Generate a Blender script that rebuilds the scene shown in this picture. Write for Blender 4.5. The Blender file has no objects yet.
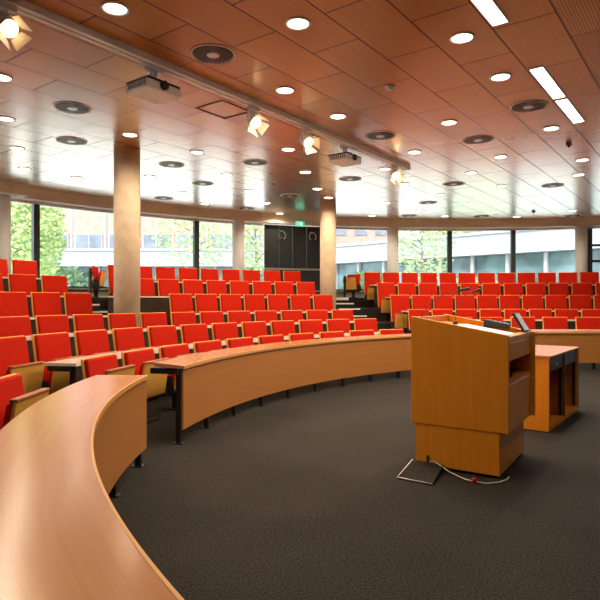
import bpy, bmesh, math, random
from math import sin, cos, radians as R, pi
random.seed(7)
SC = bpy.context.scene
COL = SC.collection
CX, CY = 5.559, 4.009          # common centre of the curved rows
CAMZ = 1.33
CEIL = 4.18

# ------------------------------------------------------------------ materials
def new_mat(name):
    m = bpy.data.materials.new(name); m.use_nodes = True
    nt = m.node_tree
    return m, nt, nt.nodes['Principled BSDF']

def plain(name, col, rough=.5, metal=0.0, emit=None, estr=0, spec=.5, noise=0.0, nscale=20):
    m, nt, b = new_mat(name)
    b.inputs['Base Color'].default_value = (*col, 1)
    b.inputs['Roughness'].default_value = rough
    b.inputs['Metallic'].default_value = metal
    b.inputs['Specular IOR Level'].default_value = spec
    if emit:
        b.inputs['Emission Color'].default_value = (*emit, 1)
        b.inputs['Emission Strength'].default_value = estr
    if noise:
        tc = nt.nodes.new('ShaderNodeTexCoord'); n = nt.nodes.new('ShaderNodeTexNoise')
        n.inputs['Scale'].default_value = nscale; n.inputs['Detail'].default_value = 4
        r = nt.nodes.new('ShaderNodeValToRGB')
        r.color_ramp.elements[0].position = .3; r.color_ramp.elements[1].position = .7
        r.color_ramp.elements[0].color = (*[c*(1-noise) for c in col], 1)
        r.color_ramp.elements[1].color = (*[min(1, c*(1+noise)) for c in col], 1)
        nt.links.new(tc.outputs['Object'], n.inputs['Vector'])
        nt.links.new(n.outputs['Fac'], r.inputs['Fac'])
        nt.links.new(r.outputs['Color'], b.inputs['Base Color'])
    return m

def wood(name, light, dark, rough=.35, spec=.5, gx=.9, gy=14, amount=1.0, coat=0.0):
    m, nt, b = new_mat(name)
    uv = nt.nodes.new('ShaderNodeUVMap')
    mp = nt.nodes.new('ShaderNodeMapping'); mp.inputs['Scale'].default_value = (gx, gy, 1)
    n = nt.nodes.new('ShaderNodeTexNoise'); n.inputs['Scale'].default_value = 3; n.inputs['Detail'].default_value = 5
    n.inputs['Roughness'].default_value = .6; n.inputs['Distortion'].default_value = .3
    r = nt.nodes.new('ShaderNodeValToRGB')
    r.color_ramp.elements[0].position = .5-.22/amount; r.color_ramp.elements[1].position = .5+.22/amount
    r.color_ramp.elements[0].color = (*dark, 1); r.color_ramp.elements[1].color = (*light, 1)
    L = nt.links.new
    L(uv.outputs['UV'], mp.inputs['Vector']); L(mp.outputs['Vector'], n.inputs['Vector'])
    L(n.outputs['Fac'], r.inputs['Fac']); L(r.outputs['Color'], b.inputs['Base Color'])
    b.inputs['Roughness'].default_value = rough
    b.inputs['Specular IOR Level'].default_value = spec
    b.inputs['Coat Weight'].default_value = coat
    b.inputs['Coat Roughness'].default_value = .12
    return m

M = {}
M['desk'] = wood('desk_beech', (.55, .24, .092), (.47, .19, .066), .20, .6, .5, 9, .8)
M['panel'] = wood('panel_beech', (.53, .22, .058), (.44, .17, .036), .40, .4, .5, 9, .8)
M['desksheen'] = wood('row_desk_sheen', (.90, .80, .66), (.84, .72, .57), .15, .7, .5, 9, .8)  # pale tone: window reflection on the row desks put into the colour
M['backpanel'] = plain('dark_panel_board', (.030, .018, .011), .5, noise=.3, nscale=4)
M['edge'] = wood('edge_beech', (.80, .42, .13), (.72, .34, .09), .4, .4)
M['lectern'] = wood('lectern_beech', (.80, .31, .026), (.69, .245, .018), .30, .4, .6, 8, .9)
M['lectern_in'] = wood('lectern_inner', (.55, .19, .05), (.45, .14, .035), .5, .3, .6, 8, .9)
M['seatwood'] = wood('seat_plywood', (.88, .47, .09), (.80, .39, .07), .4, .4, .8, 12)
M['seatedge'] = wood('seat_edge', (.42, .13, .045), (.34, .10, .035), .35, .4, .8, 12)
M['red'] = plain('red_wool', (.55, .016, .003), .85, spec=.15, noise=.12, nscale=60)
M['black'] = plain('black_steel', (.012, .012, .013), .45)
M['blackp'] = plain('black_plastic', (.015, .015, .016), .5)
M['chrome'] = plain('brushed_metal', (.62, .60, .57), .3, 1.0)
M['white'] = plain('white_paint', (.78, .76, .72), .5)
M['ring'] = plain('light_ring', (.86, .83, .78), .4)
M['conc'] = plain('column_plaster', (.68, .54, .38), .7, spec=.2, noise=.10, nscale=5)
M['convw'] = plain('column_white', (.90, .93, .96), .7, spec=.2)
M['soffit'] = plain('soffit_board', (.76, .66, .56), .6, spec=.3, noise=.08, nscale=4)
M['lens'] = plain('lamp_lens', (.9, .85, .7), .5, emit=(1, .86, .62), estr=9)
M['tube'] = plain('tube_lens', (.9, .88, .8), .5, emit=(1, .93, .78), estr=7)
M['warm'] = plain('spot_lens', (.9, .7, .5), .5, emit=(1, .62, .28), estr=7)
M['flap'] = plain('spot_flap', (.75, .68, .60), .5)
M['frame'] = plain('window_frame', (.035, .045, .055), .4)
M['framew'] = plain('window_head', (.8, .8, .8), .5)
M['darkpanel'] = plain('dark_panel', (.034, .038, .041), .25, spec=.5)
M['proj'] = plain('projector_shell', (.95, .93, .90), .5)
M['vane'] = plain('diffuser_vane', (.075, .065, .06), .35, .6)
M['vdark'] = plain('diffuser_dark', (.02, .017, .015), .6)
M['screenglare'] = plain('screen_glare', (.80, .78, .74), .12, spec=.6, emit=(1, .97, .92), estr=.7)  # white glow stands in for window glare on the lectern display
M['grey'] = plain('grey_plastic', (.30, .30, .30), .4)
M['greyl'] = plain('light_grey_plastic', (.55, .56, .57), .35)
M['redp'] = plain('red_plastic', (.6, .01, .02), .4)
M['cable'] = plain('white_cable', (.65, .62, .58), .5)
M['green'] = plain('exit_green', (.01, .35, .16), .5, emit=(.02, .55, .28), estr=1.0)
M['exitw'] = plain('exit_white', (.9, .95, .92), .5, emit=(.8, 1, .9), estr=1.6)
M['nosing'] = plain('step_nosing', (.80, .77, .72), .5)
M['wall'] = plain('wall_paint', (.82, .76, .66), .7, spec=.2)
M['sill'] = plain('sill_stone', (.30, .31, .32), .4)
M['brown'] = plain('brown_sensor', (.16, .06, .03), .5)
# outside
M['brick'] = plain('pink_brick', (.44, .29, .25), .9, spec=.1, noise=.12, nscale=3)
M['fascia'] = plain('fascia_panel', (.34, .36, .44), .6, spec=.3)
M['fasciaw'] = plain('fascia_edge', (.5, .5, .52), .6, spec=.3)
M['oglass'] = plain('outside_glass', (.12, .20, .22), .15, spec=.6, noise=.5, nscale=.8)
M['ogwin'] = plain('outside_window', (.16, .19, .24), .2, spec=.6, noise=.25, nscale=1.2)
M['owhite'] = plain('outside_white', (.48, .47, .47), .7)
M['paving'] = plain('outside_paving', (.62, .62, .58), .9, noise=.12, nscale=1.0)
M['grass'] = plain('outside_grass', (.25, .42, .12), .95, noise=.3, nscale=2)
M['bark'] = plain('bark', (.25, .20, .15), .9)
M['leaf'] = plain('leaf_green', (.40, .52, .22), .8, spec=.2, noise=.35, nscale=1.5)
M['leafp'] = plain('leaf_pale', (.36, .47, .24), .8, spec=.2, noise=.25, nscale=1.5)
M['leafd'] = plain('leaf_dark', (.10, .18, .10), .8, spec=.2, noise=.4, nscale=2)

# carpet
def carpet():
    m, nt, b = new_mat('dark_carpet')
    tc = nt.nodes.new('ShaderNodeTexCoord')
    n = nt.nodes.new('ShaderNodeTexNoise'); n.inputs['Scale'].default_value = 80; n.inputs['Detail'].default_value = 6; n.inputs['Roughness'].default_value = .75
    n2 = nt.nodes.new('ShaderNodeTexNoise'); n2.inputs['Scale'].default_value = 1.3; n2.inputs['Detail'].default_value = 3
    r = nt.nodes.new('ShaderNodeValToRGB')
    r.color_ramp.elements[0].position = .37; r.color_ramp.elements[1].position = .64
    r.color_ramp.elements[0].color = (.007, .0065, .006, 1); r.color_ramp.elements[1].color = (.056, .049, .044, 1)
    mx = nt.nodes.new('ShaderNodeMixRGB'); mx.blend_type = 'OVERLAY'; mx.inputs['Fac'].default_value = .35
    bp = nt.nodes.new('ShaderNodeBump'); bp.inputs['Strength'].default_value = .4; bp.inputs['Distance'].default_value = .005
    L = nt.links.new
    L(tc.outputs['Object'], n.inputs['Vector']); L(tc.outputs['Object'], n2.inputs['Vector'])
    L(n.outputs['Fac'], r.inputs['Fac']); L(r.outputs['Color'], mx.inputs['Color1']); L(n2.outputs['Fac'], mx.inputs['Color2'])
    L(mx.outputs['Color'], b.inputs['Base Color']); L(n.outputs['Fac'], bp.inputs['Height']); L(bp.outputs['Normal'], b.inputs['Normal'])
    b.inputs['Roughness'].default_value = .95; b.inputs['Specular IOR Level'].default_value = .1
    return m
M['carpet'] = carpet()

# ceiling : lacquered veneer panels in running bond
U = (0.79873, 1.07253); V = (0.98118, -0.75688); O = (-0.0201, 5.821)
UL = math.hypot(*U); VL = math.hypot(*V)
UH = (U[0]/UL, U[1]/UL); VH = (UH[1], -UH[0])
def uvp(u, v):
    return (O[0]+u*U[0]+v*V[0], O[1]+u*U[1]+v*V[1])
def ceiling_mat():
    m, nt, b = new_mat('ceiling_veneer')
    L = nt.links.new
    tc = nt.nodes.new('ShaderNodeTexCoord')
    sub = nt.nodes.new('ShaderNodeVectorMath'); sub.operation = 'SUBTRACT'; sub.inputs[1].default_value = (O[0], O[1], 0)
    L(tc.outputs['Object'], sub.inputs[0])
    def dot(d):
        n = nt.nodes.new('ShaderNodeVectorMath'); n.operation = 'DOT_PRODUCT'; n.inputs[1].default_value = (d[0], d[1], 0)
        L(sub.outputs[0], n.inputs[0]); return n.outputs['Value']
    dx, dy = dot(UH), dot(VH)
    ad = nt.nodes.new('ShaderNodeMath'); ad.operation = 'ADD'; ad.inputs[1].default_value = .235*VL
    L(dy, ad.inputs[0])
    cb = nt.nodes.new('ShaderNodeCombineXYZ'); L(dx, cb.inputs[0]); L(ad.outputs[0], cb.inputs[1])
    br = nt.nodes.new('ShaderNodeTexBrick')
    br.offset = .5; br.offset_frequency = 2
    br.inputs['Scale'].default_value = 1
    br.inputs['Brick Width'].default_value = UL; br.inputs['Row Height'].default_value = VL*.5
    br.inputs['Mortar Size'].default_value = .009; br.inputs['Mortar Smooth'].default_value = .3
    br.inputs['Color1'].default_value = (.58, .225, .008, 1); br.inputs['Color2'].default_value = (.47, .165, .005, 1)
    br.inputs['Mortar'].default_value = (.03, .012, .006, 1)
    L(cb.outputs[0], br.inputs['Vector'])
    mp = nt.nodes.new('ShaderNodeMapping'); mp.inputs['Scale'].default_value = (.7, 14, 1)
    L(cb.outputs[0], mp.inputs['Vector'])
    n = nt.nodes.new('ShaderNodeTexNoise'); n.inputs['Scale'].default_value = 2.5; n.inputs['Detail'].default_value = 5
    L(mp.outputs[0], n.inputs['Vector'])
    mx = nt.nodes.new('ShaderNodeMixRGB'); mx.blend_type = 'OVERLAY'; mx.inputs['Fac'].default_value = .22
    L(br.outputs['Color'], mx.inputs['Color1']); L(n.outputs['Fac'], mx.inputs['Color2'])
    # slotted acoustic panels beyond the strip lights
    gt = nt.nodes.new('ShaderNodeMath'); gt.operation = 'GREATER_THAN'; gt.inputs[1].default_value = 4*VL*.5
    L(ad.outputs[0], gt.inputs[0])
    ml = nt.nodes.new('ShaderNodeMath'); ml.operation = 'MULTIPLY'; ml.inputs[1].default_value = 2*pi/.03
    L(ad.outputs[0], ml.inputs[0])
    sn = nt.nodes.new('ShaderNodeMath'); sn.operation = 'SINE'; L(ml.outputs[0], sn.inputs[0])
    g2 = nt.nodes.new('ShaderNodeMath'); g2.operation = 'GREATER_THAN'; g2.inputs[1].default_value = .4; L(sn.outputs[0], g2.inputs[0])
    m2 = nt.nodes.new('ShaderNodeMath'); m2.operation = 'MULTIPLY'; L(gt.outputs[0], m2.inputs[0]); L(g2.outputs[0], m2.inputs[1])
    m3 = nt.nodes.new('ShaderNodeMath'); m3.operation = 'MULTIPLY'; m3.inputs[1].default_value = .55; L(m2.outputs[0], m3.inputs[0])
    mx2 = nt.nodes.new('ShaderNodeMixRGB'); mx2.inputs['Color2'].default_value = (.08, .025, .008, 1)
    L(m3.outputs[0], mx2.inputs['Fac']); L(mx.outputs['Color'], mx2.inputs['Color1'])
    L(mx2.outputs['Color'], b.inputs['Base Color'])
    b.inputs['Roughness'].default_value = .35
    b.inputs['IOR'].default_value = 1.3
    b.inputs['Specular IOR Level'].default_value = .2
    # lacquer : reflects more the flatter it is looked along
    lw = nt.nodes.new('ShaderNodeLayerWeight'); lw.inputs['Blend'].default_value = .5
    pw = nt.nodes.new('ShaderNodeMath'); pw.operation = 'POWER'; pw.inputs[1].default_value = 5.2; L(lw.outputs['Facing'], pw.inputs[0])
    sc = nt.nodes.new('ShaderNodeMath'); sc.operation = 'MULTIPLY'; sc.inputs[1].default_value = 2.4; sc.use_clamp = True; L(pw.outputs[0], sc.inputs[0])
    iv = nt.nodes.new('ShaderNodeMath'); iv.operation = 'SUBTRACT'; iv.inputs[0].default_value = 1.0; L(br.outputs['Fac'], iv.inputs[1])
    sm = nt.nodes.new('ShaderNodeMath'); sm.operation = 'MULTIPLY'; L(sc.outputs[0], sm.inputs[0]); L(iv.outputs[0], sm.inputs[1])
    gl = nt.nodes.new('ShaderNodeBsdfGlossy'); gl.inputs['Roughness'].default_value = .25; gl.inputs['Color'].default_value = (.98, .97, .95, 1)
    ms = nt.nodes.new('ShaderNodeMixShader'); out = nt.nodes['Material Output']
    L(sm.outputs[0], ms.inputs[0]); L(b.outputs[0], ms.inputs[1]); L(gl.outputs[0], ms.inputs[2]); L(ms.outputs[0], out.inputs['Surface'])
    return m
M['ceil'] = ceiling_mat()

# window glass : clear with a Fresnel reflection
def glass_mat():
    m = bpy.data.materials.new('window_glass'); m.use_nodes = True
    nt = m.node_tree; nt.nodes.clear(); L = nt.links.new
    out = nt.nodes.new('ShaderNodeOutputMaterial'); mix = nt.nodes.new('ShaderNodeMixShader')
    tr = nt.nodes.new('ShaderNodeBsdfTransparent'); tr.inputs['Color'].default_value = (.95, .98, .98, 1)
    gl = nt.nodes.new('ShaderNodeBsdfGlossy'); gl.inputs['Roughness'].default_value = .02
    fr = nt.nodes.new('ShaderNodeFresnel'); fr.inputs['IOR'].default_value = 1.45
    L(fr.outputs[0], mix.inputs[0]); L(tr.outputs[0], mix.inputs[1]); L(gl.outputs[0], mix.inputs[2]); L(mix.outputs[0], out.inputs['Surface'])
    return m
M['glass'] = glass_mat()

# ------------------------------------------------------------------ mesh builder
class MB:
    def __init__(s): s.v = []; s.f = []; s.uv = []; s.sm = []
    def face(s, idx, uvs, smooth=False):
        s.f.append(idx); s.uv.append(uvs); s.sm.append(smooth)
    def hexa(s, p, g=0):
        """8 points: bottom ring 0-3 (ccw from above), top ring 4-7; g = grain axis of the box"""
        b = len(s.v); s.v += [tuple(q) for q in p]
        for q in ((3, 2, 1, 0), (4, 5, 6, 7), (0, 1, 5, 4), (1, 2, 6, 5), (2, 3, 7, 6), (3, 0, 4, 7)):
            pts = [p[i] for i in q]
            ext = [max(a[k] for a in pts)-min(a[k] for a in pts) for k in range(3)]
            ax = sorted(range(3), key=lambda k: -ext[k])[:2]
            if g in ax: ax = [g]+[k for k in ax if k != g]
            s.face([b+i for i in q], [(pp[ax[0]], pp[ax[1]]+.37*g) for pp in pts])
    def box(s, x0, x1, y0, y1, z0, z1, g=0):
        s.hexa([(x0, y0, z0), (x1, y0, z0), (x1, y1, z0), (x0, y1, z0), (x0, y0, z1), (x1, y0, z1), (x1, y1, z1), (x0, y1, z1)], g)
    def prism_xz(s, poly, y0, y1, g=2):
        """polygon in the xz plane pushed along y"""
        b = len(s.v); n = len(poly)
        s.v += [(x, y0, z) for x, z in poly]+[(x, y1, z) for x, z in poly]
        sw = (lambda x, z: (z, x)) if g == 2 else (lambda x, z: (x, z))
        s.face([b+i for i in range(n)], [sw(*poly[i]) for i in range(n)])
        s.face([b+n+i for i in reversed(range(n))], [sw(*poly[i]) for i in reversed(range(n))])
        for i in range(n):
            j = (i+1) % n
            s.face([b+j, b+i, b+n+i, b+n+j], [(poly[j][0]+poly[j][1], y0), (poly[i][0]+poly[i][1], y0), (poly[i][0]+poly[i][1], y1), (poly[j][0]+poly[j][1], y1)])
    def arc(s, r0, r1, a0, a1, z0, z1, step=1.0, cen=None, skew=0):
        """curved block about the common centre; angles in degrees"""
        n = max(2, int(abs(a1-a0)/step)+1); b = len(s.v)
        rm = (r0+r1)/2
        cx, cy = cen or (CX, CY)
        for i in range(n+1):
            for r, z in ((r0, z0), (r1, z0), (r1, z1), (r0, z1)):
                a = R(a0+(skew*(1-i/n) if r == r1 else 0)+(a1-a0)*i/n)
                s.v.append((cx+r*cos(a), cy+r*sin(a), z))
        for i in range(n):
            p, q = b+4*i, b+4*i+4
            u0 = rm*R(a0+(a1-a0)*i/n); u1 = rm*R(a0+(a1-a0)*(i+1)/n)
            for k, (w0, w1) in enumerate(((r0, r1), (z0, z1), (r1, r0), (z1, z0))):
                k2 = (k+1) % 4
                s.face([p+k, p+k2, q+k2, q+k], [(u0, w0), (u0, w1), (u1, w1), (u1, w0)])
        for e, rev in ((b, False), (b+4*n, True)):
            ix = [e, e+1, e+2, e+3]; uvs = [(r0, z0), (r1, z0), (r1, z1), (r0, z1)]
            if not rev: ix.reverse(); uvs.reverse()
            s.face(ix, uvs)
    def lathe(s, prof, n=24, c=(0, 0, 0), smooth=True):
        b = len(s.v)
        for r, z in prof:
            for i in range(n):
                a = 2*pi*i/n; s.v.append((c[0]+r*cos(a), c[1]+r*sin(a), c[2]+z))
        for k in range(len(prof)-1):
            for i in range(n):
                j = (i+1) % n
                s.face([b+k*n+i, b+k*n+j, b+(k+1)*n+j, b+(k+1)*n+i], [(i/n, k), (j/n, k), (j/n, k+1), (i/n, k+1)], smooth)
        s.face([b+i for i in reversed(range(n))], [(0, 0)]*n)
        e = b+(len(prof)-1)*n
        s.face([e+i for i in range(n)], [(0, 0)]*n)
    def tube(s, pts, r, n=8, r1=None):
        b = len(s.v); m = len(pts)
        from mathutils import Vector
        P = [Vector(p) for p in pts]
        up = None
        for k in range(m):
            t = (P[min(k+1, m-1)]-P[max(k-1, 0)]).normalized()
            if up is None:
                up = Vector((0, 0, 1)) if abs(t.z) < .9 else Vector((1, 0, 0))
            x = t.cross(up).normalized(); y = x.cross(t).normalized(); up = y
            rr = r if r1 is None else r+(r1-r)*k/(m-1)
            for i in range(n):
                a = 2*pi*i/n; s.v.append(tuple(P[k]+x*rr*cos(a)+y*rr*sin(a)))
        for k in range(m-1):
            for i in range(n):
                j = (i+1) % n
                s.face([b+k*n+i, b+k*n+j, b+(k+1)*n+j, b+(k+1)*n+i], [(k, i/n), (k, j/n), (k+1, j/n), (k+1, i/n)], True)
        s.face([b+i for i in reversed(range(n))], [(0, 0)]*n)
        s.face([b+(m-1)*n+i for i in range(n)], [(0, 0)]*n)
    def move(s, ox, oy, oz=0, rz=0):
        c, d = cos(rz), sin(rz)
        s.v = [(ox+x*c-y*d, oy+x*d+y*c, oz+z) for x, y, z in s.v]; return s
    def build(s, name, mat, parent=None, bevel=0, seg=2, off=True):
        me = bpy.data.meshes.new(name)
        vs = s.v
        top = parent
        while top is not None and top.parent is not None: top = top.parent
        if top is not None and off and top.get('_w'):
            l = top.location; vs = [(x-l[0], y-l[1], z-l[2]) for x, y, z in vs]
        me.from_pydata(vs, [], s.f)
        uvl = me.uv_layers.new(name='UVMap')
        k = 0
        for uvs in s.uv:
            for u in uvs: uvl.data[k].uv = u; k += 1
        me.polygons.foreach_set('use_smooth', s.sm)
        me.materials.append(mat)
        bm = bmesh.new(); bm.from_mesh(me); bmesh.ops.recalc_face_normals(bm, faces=bm.faces)
        if bevel:
            es = [e for e in bm.edges if len(e.link_faces) == 2 and e.calc_face_angle(0) > .6]
            bmesh.ops.bevel(bm, geom=es, offset=bevel, segments=seg, profile=.5, affect='EDGES', clamp_overlap=True)
        bm.to_mesh(me); bm.free()
        o = bpy.data.objects.new(name, me); COL.objects.link(o)
        if parent is not None:
            o.parent = parent
        return o

def tag(o, label=None, cat=None, group=None, kind=None):
    if label: o['label'] = label
    if cat: o['category'] = cat
    if group: o['group'] = group
    if kind: o['kind'] = kind
    return o
def empty(name, loc, rz=0, world=False):
    o = bpy.data.objects.new(name, None); COL.objects.link(o)
    o.location = loc; o.rotation_euler = (0, 0, rz); o.empty_display_size = .1
    if world: o['_w'] = 1
    return o
KIDS = {}
def copy_tree(o, kids, parent=None):
    c = o.copy(); COL.objects.link(c)
    if parent is not None: c.parent = parent
    for ch in kids.get(o.name, []): copy_tree(ch, kids, c)
    return c
def kidmap():
    k = {}
    for o in bpy.data.objects:
        if o.parent: k.setdefault(o.parent.name, []).append(o)
    return k
def struct(o): o['kind'] = 'structure'; return o
ORD = ['first', 'second', 'third', 'fourth', 'fifth', 'sixth', 'seventh', 'eighth', 'ninth', 'tenth', 'eleventh', 'twelfth', 'thirteenth']
def pol(r, a, z=0): return (CX+r*cos(R(a)), CY+r*sin(R(a)), z)

# ------------------------------------------------------------------ the room
b = MB(); b.lathe([(17.2, -.12), (17.2, 0)], 96, (CX, CY, 0), False); struct(b.build('floor', M['carpet']))
b = MB(); b.lathe([(17.0, 0), (17.0, .2)], 96, (0, 0, 0), False)
o = struct(b.move(CX, CY, CEIL).build('ceiling', M['ceil']))
TIERS = [(9.15, 10.75, .16), (10.75, 12.3, .30), (12.3, 13.85, .68), (13.85, 15.35, 1.07), (15.35, 16.6, 1.40)]
for r0, r1, z in TIERS:
    b = MB(); b.arc(r0, r1, 56, 172, 0, z, 2); struct(b.build('seating_platform', M['carpet']))
def stairs(a0, a1, side):
    for r0, r1, zb, z in ((11.55, 12.3, .30, .49), (12.85, 13.35, .68, .875), (13.35, 13.85, .68, 1.07), (13.85, 14.3, 1.07, 1.23), (14.3, 15.35, 1.07, 1.40)):
        b = MB(); b.arc(r0, r1, a0, a1, zb, z, 1); s = struct(b.build('aisle_step', M['carpet']))
        b = MB(); b.arc(r0-.006, r0+.09, a0, a1, z-(.07 if z > 1.3 else .03), z+.006, 1); b.build('step_nosing', M['nosing'], s)
stairs(106.4, 109.3, 'right'); stairs(137.9, 141.0, 'left')

b = MB(); b.arc(16.6, 16.85, 30, 174, 0, 1.62, 2); w = struct(b.build('wall_window', M['sill']))
b = MB(); b.arc(16.5, 16.9, 30, 174, 1.62, 1.66, 2); b.build('sill', M['sill'], w)
b = MB(); b.arc(16.6, 16.85, 174, 390, 0, CEIL, 2); struct(b.build('wall_back', M['wall']))
b = MB(); b.arc(16.2, 16.95, 30, 140.83, 3.915, CEIL, 2); struct(b.build('trim_1', M['soffit']))
b = MB(); b.arc(15.85, 16.95, 140.83, 174, 3.915, CEIL, 2); struct(b.build('trim_2', M['soffit']))

# windows between the mullions
MUL = [174, 161, 150, 138.89, 130.2, 122.22, 114.23, None, 107.0, 97.84, 90.3, 82.47, 73.65, 62, 50, 40, 30]
wi = 0
for a, c in zip(MUL, MUL[1:]):
    if a is None or c is None: continue
    wi += 1
    b = MB(); b.arc(16.68, 16.69, a, c, 1.66, 3.86, 2); w = struct(b.build('window_%d' % wi, M['glass']))
    b = MB(); b.arc(16.60, 16.76, a-.27, a+.27, 1.66, 3.86, .3); b.build('mullion', M['frame'], w)
    b = MB(); b.arc(16.58, 16.78, a, c, 3.855, 3.915, 2); b.build('window_head', M['framew'], w)
    b = MB(); b.arc(16.62, 16.75, a, c, 1.66, 1.71, 2); b.build('bottom_rail', M['frame'], w)
    if a == 73.65:
        for z in (2.66, 3.22):
            b = MB(); b.arc(16.62, 16.75, a, c, z, z+.08, 2); b.build('transom', M['frame'], w)
# dark panel between two windows
b = MB()
t = empty('wall_panel', pol(16.5, 110.6, 1.40), world=True)
tag(t, 'tall dark grey panel standing between the windows behind the back row', 'panel')
for k, (a, c) in enumerate(((114.15, 112.35), (112.3, 110.65), (110.6, 108.85), (108.8, 107.05))):
    b = MB(); b.arc(16.5, 16.56, a, c, 2.42, 3.88, .6); b.build('upper_leaf', M['darkpanel'], t)
b = MB(); b.arc(16.48, 16.56, 114.2, 107, 2.36, 2.42, 1); b.build('cross_rail', M['grey'], t)
for k, (a, c) in enumerate(((114.15, 110.65), (110.6, 107.05))):
    b = MB(); b.arc(16.5, 16.56, a, c, 1.40, 2.36, .6); b.build('lower_leaf', M['darkpanel'], t)
for lab, a in (('chrome hook fitting near the top left of the dark wall panel', 112.1), ('chrome hook fitting near the top right of the dark wall panel', 108.2)):
    p = pol(16.44, a, 3.55)
    h = empty('wall_hook', p, R(a+180), world=False); tag(h, lab, 'hook', 'chrome hooks on the dark panel')
    b = MB(); b.box(-.055, 0, -.07, .07, .10, .14); b.build('bracket', M['chrome'], h)
    for s_ in (-1, 1):
        b = MB(); b.tube([(0, s_*.06, .12), (.04, s_*.11, .03), (.05, s_*.13, -.06), (.04, s_*.08, -.14), (.02, s_*.05, -.11)], .014, 8); b.build('prong', M['chrome'], h)

# columns
def column(x, y, r, z0, z1, mat, label):
    c = empty('round_column', (x, y, z0)); tag(c, label, 'column', kind='structure')
    b = MB(); b.lathe([(r, 0), (r, z1-z0)], 40); b.build('shaft', mat, c)
    b = MB(); b.lathe([(r+.015, 0), (r+.015, .06)], 40); b.build('base_ring', mat, c)
column(-3.309, 10.807, .244, 0, CEIL, M['conc'], 'thick beige round column standing among the seats at the left')
column(.823, 16.60, .235, 0, CEIL, M['conc'], 'beige round column beside the dark wall panel and stairs')
for a, lab in ((142.3, 'white round window column at the far left edge'), (117.56, 'white round window column left of the dark panel'),
               (97.84, 'white round window column behind the right block stairs'), (74.76, 'pale round window column at the right edge')):
    p = pol(16.38, a); column(p[0], p[1], .20, 1.40, 3.915, M['convw'], lab)

# ------------------------------------------------------------------ chairs (local: back top at x=0, facing +x, width along y)
def chair_proto(kind, T, W=.605):
    root = empty('lecture_chair', (0, 0, 0))
    zb = .30
    def bx(z, d=0):                      # x of the back's front face at height z
        return (T-z)*.15+d
    w = W/2
    m = MB()
    m.hexa([(bx(zb, -.055), -w, zb), (bx(zb, -.035), -w, zb), (bx(zb, -.035), w, zb), (bx(zb, -.055), w, zb),
            (bx(T, -.055), -w, T), (bx(T, -.035), -w, T), (bx(T, -.035), w, T), (bx(T, -.055), w, T)], 2)
    m.build('back_shell', M['seatwood'], root, .006)
    m = MB(); k = w-.016
    m.hexa([(bx(zb, -.036), -k, zb+.01), (bx(zb, .014), -k, zb+.01), (bx(zb, .014), k, zb+.01), (bx(zb, -.036), k, zb+.01),
            (bx(T, -.036), -k, T-.006), (bx(T, .010), -k, T-.006), (bx(T, .010), k, T-.006), (bx(T, -.036), k, T-.006)], 2)
    m.build('back_cushion', M['red'], root, .018, 3)
    # folded-up seat
    z0, z1 = .27, .66
    xb = bx(zb)+.045
    x0, x1 = xb+.02, xb+.085
    k = W/2-.035
    m = MB()
    m.hexa([(x0, -k, z0), (x0+.022, -k, z0), (x0+.022, k, z0), (x0, k, z0), (x1, -k, z1), (x1+.022, -k, z1), (x1+.022, k, z1), (x1, k, z1)], 1)
    seat = m.build('seat', M['seatwood'], root, .005)
    m = MB()
    m.hexa([(x1-.03, -k, z1-.012), (x1+.026, -k, z1-.012), (x1+.026, k, z1-.012), (x1-.03, k, z1-.012), (x1-.03, -k, z1+.016), (x1+.026, -k, z1+.016), (x1+.026, k, z1+.016), (x1-.03, k, z1+.016)], 1)
    m.build('front_edge', M['seatedge'], seat, .008)
    m = MB(); k -= .012
    m.hexa([(x0-.055, -k, z0+.02), (x0-.002, -k, z0+.02), (x0-.002, k, z0+.02), (x0-.055, k, z0+.02), (x1-.055, -k, z1-.015), (x1-.002, -k, z1-.015), (x1-.002, k, z1-.015), (x1-.055, k, z1-.015)], 1)
    m.build('seat_cushion', M['red'], seat, .012)
    # black steel carrier
    for s_ in (-1, 1):
        m = MB(); y = s_*(W/2-.012)
        m.hexa([(x0-.20, y-.012, .24), (x0+.03, y-.012, .24), (x0+.03, y+.012, .24), (x0-.20, y+.012, .24),
                (x0-.14, y-.012, .44), (x0+.0, y-.012, .44), (x0+.0, y+.012, .44), (x0-.14, y+.012, .44)])
        m.build('hinge_bracket', M['black'], root)
    m = MB(); m.box(x0-.16, x0-.08, -W/2+.01, W/2-.01, .20, .26); m.build('beam', M['black'], root)
    m = MB(); m.box(x0-.16, x0-.08, -.045, .045, .012, .20); m.box(x0-.26, x0+.04, -.09, .09, 0, .014); m.build('pedestal', M['black'], root)
    return root
PROT = {'low': chair_proto('low', .78, .57), 'mid': chair_proto('mid', .945, .565), 'high': chair_proto('high', 1.17, .575)}
KM = kidmap(); used = set()
def place(kind, r, a, z, label, group, cat='chair', rot=None):
    p = PROT[kind]
    if kind in used: o = copy_tree(p, KM)
    else: o = p; used.add(kind)
    o.location = pol(r, a, z); o.rotation_euler = (0, 0, R(a+180) if rot is None else rot)
    tag(o, label, cat, group)
    return o
ROWN = ['front', 'second', 'third', 'fourth', 'fifth', 'back']
RR = [7.65, 8.78, 10.17, 11.90, 13.37, 14.83]
FLO = [0, 0, .16, .30, .68, 1.07]
KIND = ['low', 'mid', 'mid', 'high', 'high', 'high']
def seq(a, s, n): return [a+s*i for i in range(n)]
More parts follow.
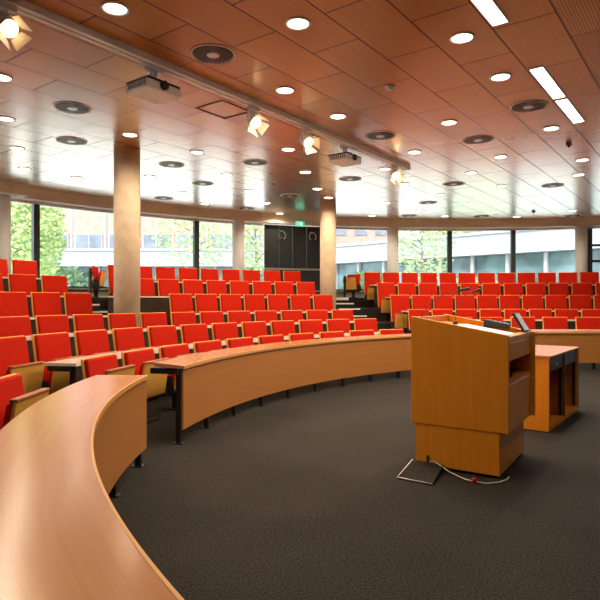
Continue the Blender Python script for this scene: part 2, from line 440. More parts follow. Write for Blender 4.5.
BLOCKS = {0: {'left': [180.3], 'middle': seq(168.51, -5.403, 10)},
          1: {'middle': seq(167.84, -4.49, 12), 'right': seq(102.88, -4.78, 5)},
          2: {'middle': seq(158.58, -3.812, 12), 'right': seq(105.04, -3.55, 8)},
          3: {'left': seq(151.68, -3.197, 3), 'middle': seq(133.62, -3.173, 7), 'right': seq(103.58, -3.045, 10)},
          4: {'left': seq(149.46, -2.98, 3), 'middle': seq(134.2, -2.92, 8), 'right': seq(102.76, -2.835, 11)},
          5: {'left': seq(145.65, -2.61, 2), 'middle': seq(133.88, -2.606, 9), 'right': seq(102.42, -2.491, 12)}}
for i in range(6):
    for blk, angs in BLOCKS[i].items():
        n = len(angs)
        for k, a in enumerate(angs):
            if n == 1: lab = 'low red flip-seat chair in the front row behind the near curved desk'
            else:
                place_word = '%s from the left' % ORD[k] if k < n-1 else 'last on the right'
                lab = 'red flip-seat chair, %s in the %s row of the %s block' % (place_word, ROWN[i], blk)
            place(KIND[i], RR[i], a, FLO[i], lab, 'red lecture chairs in the %s row' % ROWN[i])
place('low', 14.75, 136.45, 1.40, 'low red folding chair on the stair landing left of the beige column', 'red folding chairs on the landings', rot=R(8))
place('low', 15.05, 104.6, 1.40, 'low red folding chair on the stair landing by the right block', 'red folding chairs on the landings', rot=R(-136))

# ------------------------------------------------------------------ curved desks
def desk(name, label, cat, grp, r0, r1, a0, a1, zf, zt, zp, legstep, front=False, cen=None, skew=0):
    am = (a0+a1)/2
    cc = cen or (CX, CY)
    t = empty(name, (cc[0]+(r0+r1)/2*cos(R(am)), cc[1]+(r0+r1)/2*sin(R(am)), zf), world=True); tag(t, label, cat, grp)
    top = MB(); top.arc(r0-.012, r1, a0, a1, zt-.03, zt, .5, cen, skew); to = top.build('desktop', M['desk'] if front else M['desksheen'], t)
    e = MB(); e.arc(r0-.022, r0-.012, a0, a1, zt-.03, zt+.001, .5, cen); e.build('edge_band', M['edge'] if front else M['desksheen'], to)
    p = MB(); ins = math.degrees(.03/r0)
    p.arc(r0, r0+.022, a0-ins, a1+ins, zp, zt-.03, .5, cen); p.build('modesty_panel', M['panel'] if front else M['backpanel'], t)
    n = max(2, round(abs(a1-a0)*R(1)*r0/legstep)); s = -1 if a1 < a0 else 1
    for i in range(n+1):
        a = a0+s*(.35 + (abs(a1-a0)-.7)*i/n)
        w = math.degrees(.022/r0)
        l = MB(); l.arc(r0+.024, r0+.07, a-w, a+w, zf, zt-.03, 5, cen)
        if front: l.arc(r0-.0, r0+.10, a-w*1.6, a+w*1.6, zf, zf+.008, 5, cen)
        l.build('leg', M['black'], t)
    for a in (a0, a1):
        q = math.degrees(.05/r0); sg = -1 if (a == a0) == (a1 < a0) else 1
        l = MB(); l.arc(r0+.03, r1-.05, a, a+sg*q, zt-.085, zt-.031, 5, cen, skew if a == a0 else 0); l.build('end_bracket', M['black'], t)
    return t
g1 = 'curved front desks'
desk('front_desk', 'long curved wooden desk running past the camera in the near left corner', 'desk', g1, 5.765, 6.16, 178.15, 246, 0, .725, .13, .66, True, (4.517, 4.367))
desk('front_desk', 'curved wooden front desk sweeping behind the lectern from the left gap', 'desk', g1, 6.745, 7.13, 169.95, 113.5, 0, .725, .13, .645, True, None, -1.75)
desk('front_desk', 'curved wooden front desk behind the side cabinet at the right', 'desk', g1, 6.745, 7.15, 106.5, 56, 0, .725, .13, .66, True)
g2 = 'narrow row desks'
DESKS = [(1, 'middle', 167.6, 116.2), (1, 'right', 105.2, 62), (2, 'middle', 163.5, 114.7), (2, 'right', 105.2, 62),
         (3, 'left', 165, 144.6), (3, 'middle', 135.4, 112.4), (3, 'right', 104.4, 64),
         (4, 'left', 163, 142.4), (4, 'middle', 140.2, 112.2), (4, 'right', 103.7, 64),
         (5, 'left', 160, 142.0), (5, 'middle', 134.0, 111.9), (5, 'right', 103.4, 64)]
DR = {1: (8.04, 8.40), 2: (9.42, 9.76), 3: (11.12, 11.46), 4: (12.6, 12.94), 5: (14.06, 14.40)}
DZ = {1: .685, 2: .86, 3: 1.045, 4: 1.415, 5: 1.81}
for i, blk, a0, a1 in DESKS:
    r0, r1 = DR[i]
    desk('row_desk', 'narrow curved writing desk in front of the %s row, %s block' % (ROWN[i], blk), 'desk', g2, r0, r1, a0, a1, FLO[i], DZ[i], FLO[i]+.10, 1.3)
# black end posts beside the landings
for a, r, lab in ((137.9, 14.3, 'black steel post at the far left of the landing chair by the left stairs'), (106.45, 14.6, 'black steel post at the stair side of the right landing chair')):
    p = pol(r, a, 1.40); b = MB(); b.box(-.03, .03, -.03, .03, 0, .70); b.box(-.06, .06, -.06, .06, 0, .012); b.box(-.04, .04, -.045, .045, .50, .62)
    o = b.build('steel_post', M['black']); o.location = p; o.rotation_euler = (0, 0, R(a)); tag(o, lab, 'post', 'black posts by the stairs')

# ------------------------------------------------------------------ lectern
A1 = R(-33)
LB = (.894, 4.55)
def loc(x, y): return (LB[0]+x*cos(A1)-y*sin(A1), LB[1]+x*sin(A1)+y*cos(A1))
lec = empty('lectern', (LB[0], LB[1], 0), A1)
tag(lec, 'large orange wooden lectern with sloping top and open niche on dark carpet', 'lectern')
LL, LW = .755, .85
def zt(x): return 1.20-.13*x/LL
m = MB(); m.prism_xz([(0, .345), (LL, .345), (LL, zt(LL)), (0, zt(0))], 0, .032); m.build('side_panel', M['lectern'], lec, .004)
m = MB(); m.prism_xz([(0, .345), (LL+.03, .345), (LL+.03, zt(LL)-.01), (0, zt(0))], LW-.032, LW); m.build('side_panel', M['lectern'], lec, .004)
m = MB(); m.box(0, .032, .033, LW-.033, .345, zt(0)-.008, 2); m.build('end_panel', M['lectern'], lec, .004)
m = MB(); m.prism_xz([(.033, zt(.033)-.075), (LL-.05, zt(LL-.05)-.075), (LL-.05, zt(LL-.05)-.055), (.033, zt(.033)-.055)], .033, LW-.033, 0); m.build('reading_top', M['lectern'], lec)
m = MB(); m.prism_xz([(LL-.05, zt(LL)-.06), (LL, zt(LL)-.06), (LL, zt(LL)-.012), (LL-.05, zt(LL-.05)-.012)], .033, LW-.033, 0); m.build('front_rail', M['lectern'], lec, .004)
m = MB(); m.box(LL-.03, LL-.004, .034, LW-.034, .875, zt(LL)-.062, 1); m.build('drawer_front', M['lectern'], lec, .003)
m = MB(); m.box(LL-.03, LL-.004, .034, LW-.034, .345, .70, 2); m.build('door', M['lectern'], lec, .003)
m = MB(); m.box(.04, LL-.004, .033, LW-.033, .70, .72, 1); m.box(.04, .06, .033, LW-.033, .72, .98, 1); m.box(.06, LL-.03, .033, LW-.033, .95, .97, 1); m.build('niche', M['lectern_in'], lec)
m = MB(); m.box(.033, LL-.03, .033, LW-.033, .345, .365, 0); m.build('bottom_board', M['lectern'], lec)
m = MB(); m.box(.035, .69, .006, LW-.006, .022, .344, 2); pl = m.build('plinth', M['lectern'], lec, .004)
m = MB(); m.box(.13, .15, .0, .007, .03, .10); m.build('cable_slot', M['vdark'], pl)
m = MB(); m.box(.07, .62, .04, LW-.05, 0, .0225); m.build('base_frame', M['blackp'], pl)
# sloped glossy screen lying in the top
m = MB(); sx0, sx1 = .24, .68
m.prism_xz([(sx0, zt(sx0)-.054), (sx1, zt(sx1)-.054), (sx1, zt(sx1)-.036), (sx0, zt(sx0)-.036)], .09, .66, 0)
scr = m.build('screen_frame', M['grey'], None, .003)
scr.parent = None; scr.location = (LB[0], LB[1], 0); scr.rotation_euler = (0, 0, A1)
scr.name = 'flat_display'; tag(scr, 'flat display, its glow imitating window glare, in the sloping top of the lectern', 'display')
m = MB(); m.prism_xz([(sx0+.02, zt(sx0+.02)-.036), (sx1-.02, zt(sx1-.02)-.036), (sx1-.02, zt(sx1-.02)-.033), (sx0+.02, zt(sx0+.02)-.033)], .11, .64, 0); m.build('screen', M['screenglare'], scr)
# tilted monitor and black control box at the far side
t = empty('tilted_monitor', (*loc(.735, .70), zt(.735)-.006), A1); tag(t, 'small grey tilted monitor at the far corner of the lectern', 'monitor')
m = MB(); m.hexa([(-.015, -.09, .015), (.01, -.09, .0), (.01, .09, .0), (-.015, .09, .015), (-.10, -.09, .15), (-.075, -.09, .155), (-.075, .09, .155), (-.10, .09, .15)]); m.build('housing', M['blackp'], t, .004)
m = MB(); m.hexa([(.011, -.082, .008), (.014, -.082, .008), (.014, .082, .008), (.011, .082, .008), (-.072, -.082, .15), (-.069, -.082, .15), (-.069, .082, .15), (-.072, .082, .15)]); m.build('screen', M['greyl'], t)
m = MB(); m.box(-.06, .03, -.05, .05, 0, .012); m.build('foot', M['blackp'], t)
t = empty('control_panel', (*loc(.50, .745), zt(.4)-.045), A1); tag(t, 'black control box on the lectern beside the tilted monitor', 'control box')
m = MB(); m.hexa([(-.11, -.06, 0), (.09, -.06, 0), (.09, .06, 0), (-.11, .06, 0), (-.11, -.06, .075), (.09, -.06, .04), (.09, .06, .04), (-.11, .06, .075)]); m.build('case', M['blackp'], t, .005)
for k in range(4):
    m = MB(); m.box(-.08+k*.04, -.06+k*.04, -.03, .03, .068-k*.007-.003, .073-k*.007); m.build('button', M['grey'], t)
t = empty('remote_control', (*loc(.62, .35), .722), A1+.5); tag(t, 'black remote control lying in the lectern niche', 'remote')
m = MB(); m.box(-.09, .07, -.07, .07, 0, .05); m.build('case', M['blackp'], t, .012)
m = MB(); m.box(.071, .074, -.03, .03, .02, .035); m.build('button', M['greyl'], t)
def mic(base, path, lab):
    t = empty('gooseneck_microphone', base, 0, world=True); tag(t, lab, 'microphone', 'gooseneck microphones on the lectern')
    m = MB(); m.lathe([(.022, 0), (.022, .012), (.010, .03)], 16, base); m.build('base', M['blackp'], t)
    m = MB(); m.tube(path[:-1], .0034, 8); m.build('gooseneck', M['blackp'], t)
    m = MB(); m.tube([path[-2], path[-1]], .010, 10, .014); m.build('microphone_head', M['blackp'], t)
def along(base, px, pts):
    return pts
b1 = (*loc(.06, .06), zt(.06)-.05)
h1 = (*loc(.30, .24), 1.40); e1 = (*loc(.385, .29), 1.425)
mic((b1[0], b1[1], zt(.06)-.052), [b1, (*loc(.07, .07), 1.22), (*loc(.12, .11), 1.31), (*loc(.20, .17), 1.37), h1, e1], 'black gooseneck microphone rising from the left corner of the lectern')
b2 = (*loc(.17, .60), zt(.17)-.052)
mic(b2, [b2, (*loc(.18, .60), 1.24), (*loc(.21, .60), 1.32), (*loc(.26, .60), 1.375), (*loc(.31, .60), 1.395), (*loc(.39, .60), 1.42)], 'black gooseneck microphone beside the pale display on the lectern')

# side cabinet
t = empty('side_cabinet', (2.49, 5.65, 0), math.atan2(.8, .6)); cab = t
tag(t, 'low wooden equipment cabinet with two open bays right of the lectern', 'cabinet')
CL, CD, CH = 1.40, .65, .77
m = MB(); m.box(-.01, CL+.01, -.015, CD, CH-.025, CH); m.build('top', M['desk'], t, .003)
m = MB(); m.box(0, .03, 0, CD, .008, CH-.026, 2); m.build('side_panel', M['lectern'], t, .003)
m = MB(); m.box(CL-.03, CL, 0, CD, .008, CH-.026, 2); m.build('side_panel', M['lectern'], t, .003)
m = MB(); m.box(CL/2-.015, CL/2+.015, .012, CD-.02, .06, CH-.026, 2); dv = m.build('divider', M['lectern_in'], t)
m = MB(); m.box(CL/2-.016, CL/2+.016, .0, .012, .06, CH-.026, 2); m.build('edge_profile', M['black'], dv)
m = MB(); m.box(.03, CL-.03, CD-.02, CD, .03, CH-.026, 2); m.build('back_panel', M['lectern_in'], t)
m = MB(); m.box(.03, CL-.03, 0, CD-.02, .01, .06); m.build('bottom_board', M['lectern'], t)
for x0, x1 in ((.05, CL/2-.03), (CL/2+.03, CL-.05)):
    m = MB(); m.box(x0, x1, .012, CD-.1, CH-.17, CH-.03); d = m.build('equipment_drawer', M['black'], t, .004)
    m = MB(); m.box((x0+x1)/2-.05, (x0+x1)/2+.05, .002, .012, CH-.12, CH-.10); m.build('handle', M['grey'], d)
    m = MB(); m.box(x0, x0+.02, .02, .05, .07, CH-.17); m.box(x1-.02, x1, .02, .05, .07, CH-.17); m.build('rack_rail', M['black'], t)
m = MB(); m.box(CL-.005, CL+.012, -.005, .06, .03, CH-.026); m.build('corner_profile', M['black'], t)
for x in (.08, CL-.08):
    for y in (.08, CD-.08):
        m = MB(); m.lathe([(.025, 0), (.025, .01)], 12, (x, y, 0)); m.build('foot', M['blackp'], t)

# floor box lid, cable, plug
P4 = [(.726, 4.205), (.949, 4.046), (1.118, 4.394), (.907, 4.554)]
t = empty('floor_box_lid', (.925, 4.30, 0), world=True); tag(t, 'open carpeted floor box lid lying left of the lectern base', 'floor box')
m = MB(); m.hexa([(*p, .003) for p in P4]+[(*p, .016+.03*(k >= 2)) for k, p in enumerate(P4)]); m.build('lid', M['carpet'], t)
m = MB()
m.tube([(*P4[1], .012), (*P4[0], .012), (*P4[3], .045)], .0045, 6); m.build('metal_edge', M['ring'], t)
m = MB(); m.tube([(.93, 4.60, .01), (1.0, 4.50, .05), (1.06, 4.44, .06), (1.14, 4.30, .02), (1.22, 4.16, .008), (1.34, 4.07, .008), (1.45, 4.10, .008), (1.53, 4.17, .008), (1.56, 4.22, .008)], .0045, 8)
o = m.build('floor_cable', M['cable']); tag(o, 'thin white cable curling along the carpet before the lectern base', 'cable')
m = MB(); m.box(1.25, 1.28, 4.09, 4.12, .0, .035); m.box(1.26, 1.27, 4.10, 4.11, .035, .055)
o = m.build('cable_plug', M['redp'], None, .006); tag(o, 'small red plug on the white cable in front of the lectern', 'plug')

# ------------------------------------------------------------------ ceiling fittings
def cpt(x, y):
    d = 300-y; return ((x-300)*2.85/d, 565*2.85/d)
DL = [(115, 8), (298, 23), (462, 37.4), (500.6, 76.6), (285, 90), (338, 116), (449, 122.3), (551.2, 128.2), (130, 134.4), (6, 118.6), (17, 148), (24.4, 168.6), (76.6, 177.6), (197, 152), (150, 176.4), (226.6, 174.4), (182, 192.6), (205, 203.6), (288.3, 149.2), (305.3, 172), (317.5, 188.7), (266.3, 203), (279.7, 213.3), (248.3, 190.5), (414.4, 151.9), (384.7, 168.8), (403.8, 183.7), (386.3, 202.5), (372, 215.5), (418, 210.3), (471.3, 172.5), (440, 194.5), (470.5, 203.8), (445, 216), (500.5, 156.6), (494.7, 211.7), (501.7, 185.8), (582.5, 159.7), (578.7, 174.5), (529.7, 196.3), (572.5, 210.5), (328.5, 197.5), (516.7, 216.5), (1.5, 77)]
root = empty('downlight', (0, 0, 0))
m = MB(); m.lathe([(.135, 0), (.135, -.012), (.112, -.014), (.112, -.004)], 28); m.build('trim_ring', M['ring'], root)
m = MB(); m.lathe([(.111, -.006), (.105, -.010)], 24); m.build('lens', M['lens'], root)
km = kidmap()
bands = [(-1, 45, 'nearest ceiling band'), (45, 100, 'second ceiling band'), (100, 140, 'third ceiling band'), (140, 165, 'fourth ceiling band'), (165, 180, 'fifth ceiling band'), (180, 198, 'sixth ceiling band'), (198, 207, 'seventh ceiling band'), (207, 230, 'last ceiling band by the windows')]
first = True
for y0, y1, bn in bands:
    row = sorted([p for p in DL if y0 <= p[1] < y1])
    for k, p in enumerate(row):
        o = root if first else copy_tree(root, km); first = False
        x, y = cpt(*p); o.location = (x, y, CEIL)
        tag(o, 'lit round downlight, %s from the left in the %s' % (ORD[k], bn), 'ceiling light', 'round ceiling downlights')
        li = bpy.data.lights.new('downlight_lamp', 'SPOT'); li.energy = 140; li.color = (1, .82, .60); li.spot_size = R(160); li.spot_blend = .9; li.shadow_soft_size = .10
        lo = bpy.data.objects.new('downlight_lamp', li); COL.objects.link(lo); lo.parent = o; lo.location = (0, 0, -.03)

for u, v in ((-2, -2), (-3, -3), (-1, 0), (-3, -1), (-2, 1), (-4, -2), (0, 3), (2, 3), (-1, 2), (-3, 1)):  # unseen lamps added as fill for the lectern and near desk
    o = copy_tree(root, km); p = uvp(u, v); o.location = (p[0], p[1], CEIL)
    for ch in o.children: pass
    tag(o, 'unseen downlight added as fill above or behind the camera, outside the picture', 'ceiling light', 'added fill downlights outside the picture')
    li = bpy.data.lights.new('downlight_lamp', 'SPOT'); li.energy = 75; li.color = (1, .82, .60); li.spot_size = R(160); li.spot_blend = .9; li.shadow_soft_size = .10
    lo = bpy.data.objects.new('downlight_lamp', li); COL.objects.link(lo); lo.parent = o; lo.location = (0, 0, -.03)

AD = [(72.4, 107.6), (71.6, 140.6), (171.6, 164.4), (202.8, 183.2), (163.6, 198), (255, 162.2), (290, 195.5), (246, 208), (213, 54), (380.5, 135.3), (350, 178.7), (409, 215.5), (478, 139.5), (453.7, 183.7), (428, 202.5), (528.5, 106), (552.8, 185.3), (481.7, 216), (573, 215.5)]
root = empty('air_diffuser', (0, 0, 0))
m = MB(); m.lathe([(.265, 0), (.265, -.010), (.245, -.012), (.245, -.002)], 36); m.build('outer_ring', M['ring'], root)
m = MB(); m.lathe([(.234, -.003), (.23, -.006)], 36); m.build('plate', M['vdark'], root)
m = MB()
for k in range(28):
    a = 2*pi*k/28; c, s = cos(a), sin(a)
    q = [(.06, -.004), (.225, -.012), (.225, .012), (.06, .004)]
    bot = [(x*c-y*s, x*s+y*c, -.016) for x, y in q]; topp = [(x*c-(y+.01)*s, x*s+(y+.01)*c, -.007) for x, y in q]
    m.hexa(bot+topp)
m.build('swirl_vanes', M['vane'], root)
m = MB(); m.lathe([(.075, -.006), (.075, -.017), (.05, -.022)], 24); m.build('hub', M['chrome'], root)
km = kidmap(); first = True
for y0, y1, bn in [(0, 110, 'nearest band'), (110, 150, 'second band'), (150, 180, 'third band'), (180, 190, 'fourth band'), (190, 204, 'fifth band'), (204, 230, 'band by the windows')]:
    row = sorted([p for p in AD if y0 <= p[1] < y1])
    for k, p in enumerate(row):
        o = root if first else copy_tree(root, km); first = False
        x, y = cpt(*p); o.location = (x, y, CEIL)
        tag(o, 'dark round air diffuser, %s from the left in the ceiling\'s %s' % (ORD[k], bn), 'air vent', 'round ceiling air diffusers')

# strip lights along the panel seam
for u0, lab in ((.0, 'white strip light at the top edge of the picture'), (1.97, 'upper half of the long white strip light at the upper right'), (2.985, 'lower half of the long white strip light at the upper right')):
    u1 = u0+.945
    if u0 > 1.9: u1 = u0+.955
    c = uvp((u0+u1)/2, 1.355); ln = (u1-u0)*UL
    t = empty('strip_light', (c[0], c[1], CEIL), math.atan2(UH[1], UH[0])); tag(t, lab, 'ceiling light', 'strip lights at the upper right')
    m = MB(); w = .088
    m.box(-ln/2, ln/2, -w, -w+.012, -.018, .0); m.box(-ln/2, ln/2, w-.012, w, -.018, 0); m.box(-ln/2, -ln/2+.012, -w, w, -.018, 0); m.box(ln/2-.012, ln/2, -w, w, -.018, 0)
    m.build('frame', M['ring'], t)
    m = MB(); m.box(-ln/2+.012, ln/2-.012, -w+.012, w-.012, -.010, -.003); m.build('diffuser', M['tube'], t)
    li = bpy.data.lights.new('strip_lamp', 'AREA'); li.shape = 'RECTANGLE'; li.size = ln*.9; li.size_y = .14; li.energy = 45; li.color = (1, .9, .75)
    lo = bpy.data.objects.new('strip_lamp', li); COL.objects.link(lo); lo.parent = t; lo.location = (0, 0, -.03)

# lighting rail
ua, ub = -3.0, 4.76
c0, c1 = uvp(ua, -1.52), uvp(ub, -1.52)
rl = math.hypot(c1[0]-c0[0], c1[1]-c0[1]); rang = math.atan2(UH[1], UH[0])
t = empty('ceiling_rail', (c0[0], c0[1], CEIL), rang); tag(t, 'long pale lighting rail crossing the ceiling diagonally', 'rail')
m = MB(); m.box(0, rl, -.07, -.012, -.075, 0); m.box(0, rl, .012, .07, -.075, 0); m.box(0, rl, -.012, .012, -.03, 0); m.build('profile', M['ring'], t)
m = MB(); m.box(0, rl-.01, -.011, .011, -.034, -.031); m.build('slot', M['vdark'], t)
m = MB(); m.box(rl, rl+.012, -.07, .07, -.075, 0); m.build('end_cap', M['brown'], t)

def track_spot(x, y, lab, aim, roll=0.0):
    from mathutils import Vector
    z = CEIL-.076
    t = empty('track_spotlight', (x, y, z)); tag(t, lab, 'spotlight', 'track spotlights on the rail')
    t.rotation_euler = (0, 0, rang)
    d = Vector(aim)-Vector((x, y, z-.20)); d.normalize()
    q = d.to_track_quat('-Z', 'Y')
    rot = q.to_matrix()
    from mathutils import Matrix
    inv = Matrix.Rotation(-rang, 3, 'Z')
    m = MB(); m.box(-.09, .09, -.04, .04, -.06, 0); m.build('clamp', M['flap'], t, .006)
    m = MB(); m.box(-.012, .012, -.012, .012, -.085, -.06)
    m.box(-.115, .115, -.015, .015, -.095, -.08); m.box(-.115, -.105, -.018, .018, -.22, -.08); m.box(.105, .115, -.018, .018, -.22, -.08)
    m.build('yoke', M['flap'], t)
    def put(mb, name, mat, par):
        mb.v = [tuple((inv @ (rot @ Vector(p)))+Vector((0, 0, -.20))) for p in mb.v]
        return mb.build(name, mat, par)
    m = MB(); m.lathe([(.045, .12), (.075, .10), (.092, .0), (.092, -.075)], 20); body = put(m, 'lamp_body', M['flap'], t)
    m = MB(); m.lathe([(.082, -.076), (.074, -.078)], 20); put(m, 'lens', M['warm'], body)
    for k in range(4):
        a = pi/2*k+roll; c, s = cos(a), sin(a)
        pts = []
        for (r, w, zz) in ((.085, .066, -.075), (.135, .095, -.185)):
            for th in (0, .006):
                for sg in (-1, 1):
                    pts.append(((r+th)*c-sg*w*s, (r+th)*s+sg*w*c, zz))
        i = [pts[0], pts[1], pts[3], pts[2], pts[4], pts[5], pts[7], pts[6]]
        m = MB(); m.hexa(i); put(m, 'barn_door', M['flap'], body)
    li = bpy.data.lights.new('spot_lamp', 'SPOT'); li.energy = 160; li.color = (1, .7, .42); li.spot_size = R(75); li.spot_blend = .6; li.shadow_soft_size = .08
    lo = bpy.data.objects.new('spot_lamp', li); COL.objects.link(lo); lo.parent = t
    wq = (inv @ rot).to_4x4(); off = inv @ (d*.12)
    lo.matrix_local = Matrix.Translation(Vector((0, 0, -.20))+off) @ wq
for u, lab, aim, roll in ((-1.56, 'lit spotlight with barn doors in the upper left corner', (-.2, 3.6, 1.6), .5), (1.06, 'lit spotlight on the rail nearest the square ceiling hatch', (1.3, 5.0, 1.0), .35), (2.02, 'lit spotlight on the rail just left of the farther projector', (2.6, 5.5, .8), -.4), (4.33, 'small lit spotlight hanging at the far end of the rail', (3.2, 6.0, .6), .6)):
    p = uvp(u, -1.52); track_spot(p[0], p[1], lab, aim, roll)

def projector(x, y, zc, lab, s=1.0):
    t = empty('ceiling_projector', (x, y, CEIL), rang); tag(t, lab, 'projector', 'projectors under the ceiling')
    hh = CEIL-zc
    m = MB(); m.lathe([(.10, 0), (.10, -.03), (.04, -.045)], 20); m.build('ceiling_plate', M['white'], t)
    m = MB(); m.box(-.03, .03, -.03, .03, -hh+.06, -.04); m.build('drop_pole', M['white'], t)
    w, d, h = .27*s, .22*s, .065*s
    m = MB(); m.box(-w, w, -d, d, -hh-h, -hh+h-.012); body = m.build('case', M['proj'], t, .02, 3)
    m = MB(); m.box(-w*.97, w*.97, -d*.97, d*.97, -hh+h-.012, -hh+h+.012); m.build('top_cover', M['blackp'], t)
    # lens on the +v side (local -y)
    m = MB(); pts = []
    m.lathe([(.055, 0), (.055, .05), (.04, .055)], 18)
    m.v = [(px-.02+.14*0, -d-pz+.012, py-hh+.01) for px, py, pz in m.v]; m.build('lens', M['blackp'], t)
    m = MB()
    for k in range(8): m.box(-w-.006, -w+.004, -d*.8+k*d*.2, -d*.8+k*d*.2+.025, -hh-.03, -hh+.035)
    m.build('vent_grille', M['grey'], t)
projector(-1.80, 6.95, 3.90, 'white ceiling projector near the thick left column top', .95)
projector(.83, 10.45, 3.92, 'white ceiling projector near the middle of the ceiling, the farther one', .95)

def smalls():
    for (x, y), lab in (((390, 86), 'white round smoke detector on the orange ceiling panels'), ((274, 182.5), 'white round smoke detector above the dark wall panel')):
        p = cpt(x, y); t = empty('smoke_detector', (p[0], p[1], CEIL)); tag(t, lab, 'smoke detector', 'ceiling smoke detectors')
        m = MB(); m.lathe([(.065, 0), (.065, -.02), (.055, -.025)], 24); m.build('base', M['white'], t)
        m = MB(); m.lathe([(.045, -.026), (.042, -.05), (.02, -.056)], 24); m.build('sensor', M['brown'] if x < 300 else M['white'], t)
    for (x, y), lab, s in (((569, 143), 'small brown sensor box on the ceiling at the right', .055), ((533.5, 211), 'small dark sensor on the ceiling near the right windows', .06)):
        p = cpt(x, y); t = empty('ceiling_sensor', (p[0], p[1], CEIL), .9); tag(t, lab, 'sensor')
        m = MB(); m.box(-s, s, -s*.8, s*.8, -.04, 0); m.build('housing', M['brown'], t, .006)
        m = MB(); m.lathe([(s*.5, -.04), (s*.3, -.075)], 14); m.build('eye', M['blackp'], t)
smalls()
# access hatch outline
c = uvp(1.05, -2.0)
t_h = (c[0], c[1], CEIL); tag_h = ('square access hatch outline in the pale reflecting ceiling near the rail', 'hatch')
m = MB(); s = .31
m.box(-s, s, -s*.9, -s*.9+.018, -.012, 0); m.box(-s, s, s*.9-.018, s*.9, -.012, 0); m.box(-s, -s+.018, -s*.9, s*.9, -.012, 0); m.box(s-.018, s, -s*.9, s*.9, -.012, 0)
o = m.build('ceiling_hatch', M['brown']); o.location = t_h; o.rotation_euler = (0, 0, rang); tag(o, *tag_h)

# exit sign
p = pol(15.7, 110.75, 3.86); t = empty('exit_sign', p, R(110.75+90)); tag(t, 'green exit sign hanging from the ceiling above the dark panel', 'sign')
# local: x along the sign, +y towards the room centre
m = MB(); m.box(-.16, .16, -.025, .025, -.10, .07); m.build('sign_box', M['green'], t, .004)
m = MB()
def q(x0, x1, z0, z1): m.box(x0, x1, .0255, .028, z0, z1)
for pts in ([(-.04, .03), (-.01, .03), (-.02, -.03), (-.05, -.03)], [(-.03, -.03), (-.01, -.03), (.02, -.075), (0, -.08)], [(-.05, -.03), (-.03, -.03), (-.06, -.085), (-.085, -.08)], [(-.02, .025), (-.01, .01), (.03, .005), (.03, .018)], [(-.045, .025), (-.04, .01), (-.075, -.01), (-.08, .003)]):
    bb = len(m.v); m.v += [(x, .0255, z) for x, z in pts]+[(x, .0285, z) for x, z in pts]
    m.face([bb, bb+1, bb+2, bb+3], [(0, 0)]*4); m.face([bb+7, bb+6, bb+5, bb+4], [(0, 0)]*4)
    for k in range(4): m.face([bb+k, bb+4+k, bb+4+(k+1) % 4, bb+(k+1) % 4], [(0, 0)]*4)
q(-.03, -.01, .036, .056); q(.05, .055, -.09, .055); q(.055, .12, .05, .055); q(.115, .12, -.09, .055)
m.build('running_figure', M['exitw'], t)
for x in (-.1, .1):
    m = MB(); m.box(x-.006, x+.006, -.006, .006, .07, CEIL-3.86); m.build('hanger', M['chrome'], t)

# ------------------------------------------------------------------ outside
b = MB(); n = 96; b.arc(17.2, 95, 0, 200, .6, .9, 4); o = b.build('outside_ground', M['paving']); struct(o)
def pavilion(P1, P2, zf0, zf1, name, lab):
    dx, dy = P2[0]-P1[0], P2[1]-P1[1]; ln = math.hypot(dx, dy)
    t = empty(name, (P1[0], P1[1], .9), math.atan2(dy, dx)); tag(t, lab, 'building')
    # local x along, +y away from the room
    m = MB(); m.box(0, ln, 0, 8, zf0-.9, zf1-.9); m.build('fascia', M['fascia'], t)
    m = MB(); m.box(-.1, ln+.1, -.12, 8, zf1-.9, zf1-.75); m.build('roof_edge', M['fasciaw'], t)
    m = MB(); m.box(0, ln, -.05, .3, zf0-1.0, zf0-.9); m.build('lower_edge', M['fasciaw'], t)
    m = MB(); m.box(.1, ln-.1, .8, .9, .5, zf0-1.0); m.build('glazing', M['oglass'], t)
    m = MB(); m.box(.1, ln-.1, .7, 1, 0, .5); m.build('plinth_wall', M['owhite'], t)
    k = 1.0
    while k < ln:
        m = MB(); m.box(k-.09, k+.09, .55, .8, 0, zf0-1.0); m.build('post', M['owhite'], t); k += 2.2
    return t, ln
e = (12.3/17.05, -11.8/17.05)
pavilion((2.2-1.0*e[0], 41.8-1.0*e[1]), (2.2+26*e[0], 41.8+26*e[1]), 4.12, 5.22, 'glass_pavilion', 'low pavilion with pale blue fascia and glass front beyond the right windows')
t, ln = pavilion((-36, 42), (.6, 42), 3.95, 5.0, 'brick_building', 'pink brick building with pale fascia beyond the left windows')
m = MB(); m.box(0, ln, 1.5, 8, 4.1, 9.5); m.build('upper_wall', M['brick'], t)
x = -36+.5
pier = 0
while x < -2:
    lx = x+36
    m = MB(); m.box(lx, lx+2.1, 1.38, 1.5, 4.25, 5.55); wdw = m.build('window', M['owhite'], t)
    m = MB(); m.box(lx+.08, lx+1.0, 1.34, 1.38, 4.33, 5.47); m.box(lx+1.1, lx+2.02, 1.34, 1.38, 4.33, 5.47); m.build('pane', M['ogwin'], wdw)
    m = MB(); m.box(lx-.35, lx-.2, 1.4, 1.5, 4.1, 9.5); m.build('downpipe', M['owhite'], t)
    x += 2.6
# tall block behind
m = MB(); m.box(-6, 10, 60, 70, .9, 14)
t = empty('rear_block', (2, 65, .9), world=True); tag(t, 'tall pinkish block rising behind the pale fascia beyond the middle windows', 'building')
m.build('walls', M['brick'], t)
for zz in (5.4, 8.2):
    for xx in range(7):
        w2 = MB(); w2.box(-5.2+xx*2.2, -3.9+xx*2.2, 59.9, 60, zz, zz+1.6); w2.build('window', M['ogwin'], t)

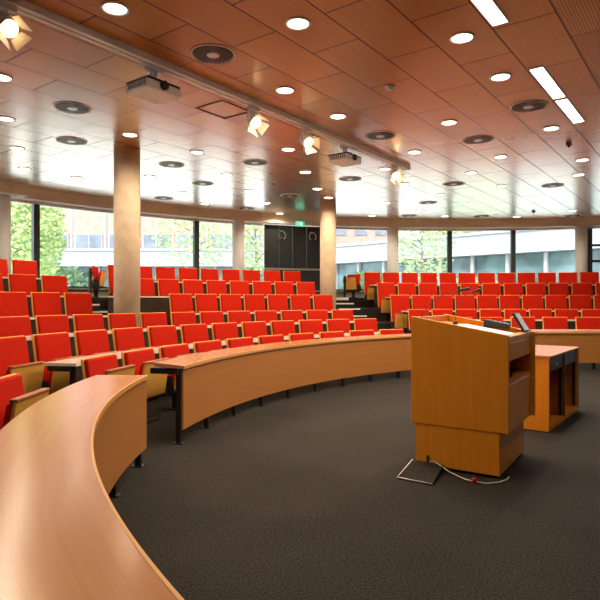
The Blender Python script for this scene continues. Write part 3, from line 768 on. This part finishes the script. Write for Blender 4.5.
def tree(x, y, zc, rx, rz, n, mat, lab, ls=.22, trunk=.09, cat='tree'):
    t = empty('leafy_tree' if cat == 'tree' else 'leafy_bush', (x, y, .9), world=True); tag(t, lab, cat, kind='thing')
    m = MB()
    for _ in range(n):
        while True:
            p = [random.uniform(-1, 1) for _ in range(3)]
            d = sum(a*a for a in p)
            if .12 < d < 1: break
        # clumps
        c = (x+p[0]*rx, y+p[1]*rx, zc+p[2]*rz)
        a, bb = random.uniform(0, 2*pi), random.uniform(-1, 1)
        s = ls*random.uniform(.6, 1.3)
        ux = (cos(a)*s, sin(a)*s, bb*s*.5); vx = (-sin(a)*s*.4*bb, cos(a)*s*.4*bb, s*.55)
        k = len(m.v)
        m.v += [(c[0]-ux[0], c[1]-ux[1], c[2]-ux[2]), (c[0]-vx[0], c[1]-vx[1], c[2]-vx[2]), (c[0]+ux[0], c[1]+ux[1], c[2]+ux[2]), (c[0]+vx[0], c[1]+vx[1], c[2]+vx[2])]
        m.face([k, k+1, k+2, k+3], [(0, 0), (1, 0), (1, 1), (0, 1)])
    m.build('foliage', mat, t)
    if trunk:
        b = MB(); b.tube([(x, y, .9), (x+.05, y, zc-rz*.4), (x-.03, y, zc+rz*.6)], trunk, 8, trunk*.35)
        for k in range(7):
            a = 2*pi*k/7+.3; z = zc-rz*.5+rz*.14*k
            b.tube([(x+.02, y, z), (x+cos(a)*rx*.45, y+sin(a)*rx*.45, z+rz*.25), (x+cos(a)*rx*.8, y+sin(a)*rx*.8, z+rz*.4)], trunk*.4, 5, trunk*.1)
        b.build('trunk', M['bark'], t)
tree(-11.4, 24, 4.2, 1.35, 2.5, 3600, M['leaf'], 'bright green leafy tree beyond the window at the left edge', .11)
tree(-5.0, 27, 4.4, 2.1, 1.5, 924, M['leafp'], 'sparse pale tree beyond the window right of the thick column', .10)
tree(-2.3, 29, 4.2, 1.0, 1.9, 836, M['leafp'], 'slim pale tree beyond the window just left of the dark panel', .10)
tree(6.0, 28, 4.0, 1.7, 2.0, 1100, M['leafp'], 'sparse pale tree beyond the window right of the white middle column', .10)
tree(21.0, 60, 8.5, 8, 3.4, 2600, M['leafp'], 'wide pale tree crown rising behind the glass pavilion', .4, .2)
tree(-16.0, 38, 2.3, 2.2, 1.3, 700, M['leafd'], 'dark green bush before the pink brick building', .22, 0, 'bush')
tree(-8.5, 37, 1.9, 2.0, 1.0, 600, M['leafd'], 'dark green bush beyond the window behind the thick column', .22, 0, 'bush')
tree(4.2, 34, 2.2, 1.6, .9, 500, M['leafd'], 'dark green bush low beyond the window by the stairs', .2, 0, 'bush')
tree(9.5, 31, 1.8, 2.0, .8, 600, M['leafp'], 'pale green bush before the glass pavilion', .2, 0, 'bush')

# ------------------------------------------------------------------ light, world, camera
w = bpy.data.worlds.new('sky'); SC.world = w; w.use_nodes = True
bg = w.node_tree.nodes['Background']
bg.inputs['Color'].default_value = (.94, .97, 1.0, 1); bg.inputs['Strength'].default_value = 3.4
sun = bpy.data.lights.new('sun', 'SUN'); sun.energy = 4.2; sun.angle = R(8); sun.color = (1, .96, .9)
so = bpy.data.objects.new('sun', sun); COL.objects.link(so); so.rotation_euler = (R(48), 0, R(-25))

cam = bpy.data.cameras.new('camera'); cam.lens = 33.9; cam.sensor_width = 36; cam.clip_start = .05; cam.clip_end = 300
co = bpy.data.objects.new('camera', cam); COL.objects.link(co)
co.location = (0, 0, CAMZ); co.rotation_euler = (R(90), 0, 0); SC.camera = co

for o in bpy.data.objects:
    if '_w' in o: del o['_w']
SC.view_settings.view_transform = 'Standard'; SC.view_settings.look = 'None'
SC.view_settings.exposure = 0.14; SC.view_settings.gamma = 1.0; SC.view_settings.use_curve_mapping = False
SC.cycles.use_denoising = True
SC.cycles.max_bounces = 8; SC.cycles.diffuse_bounces = 5; SC.cycles.transparent_max_bounces = 12
SC.cycles.sample_clamp_indirect = 6
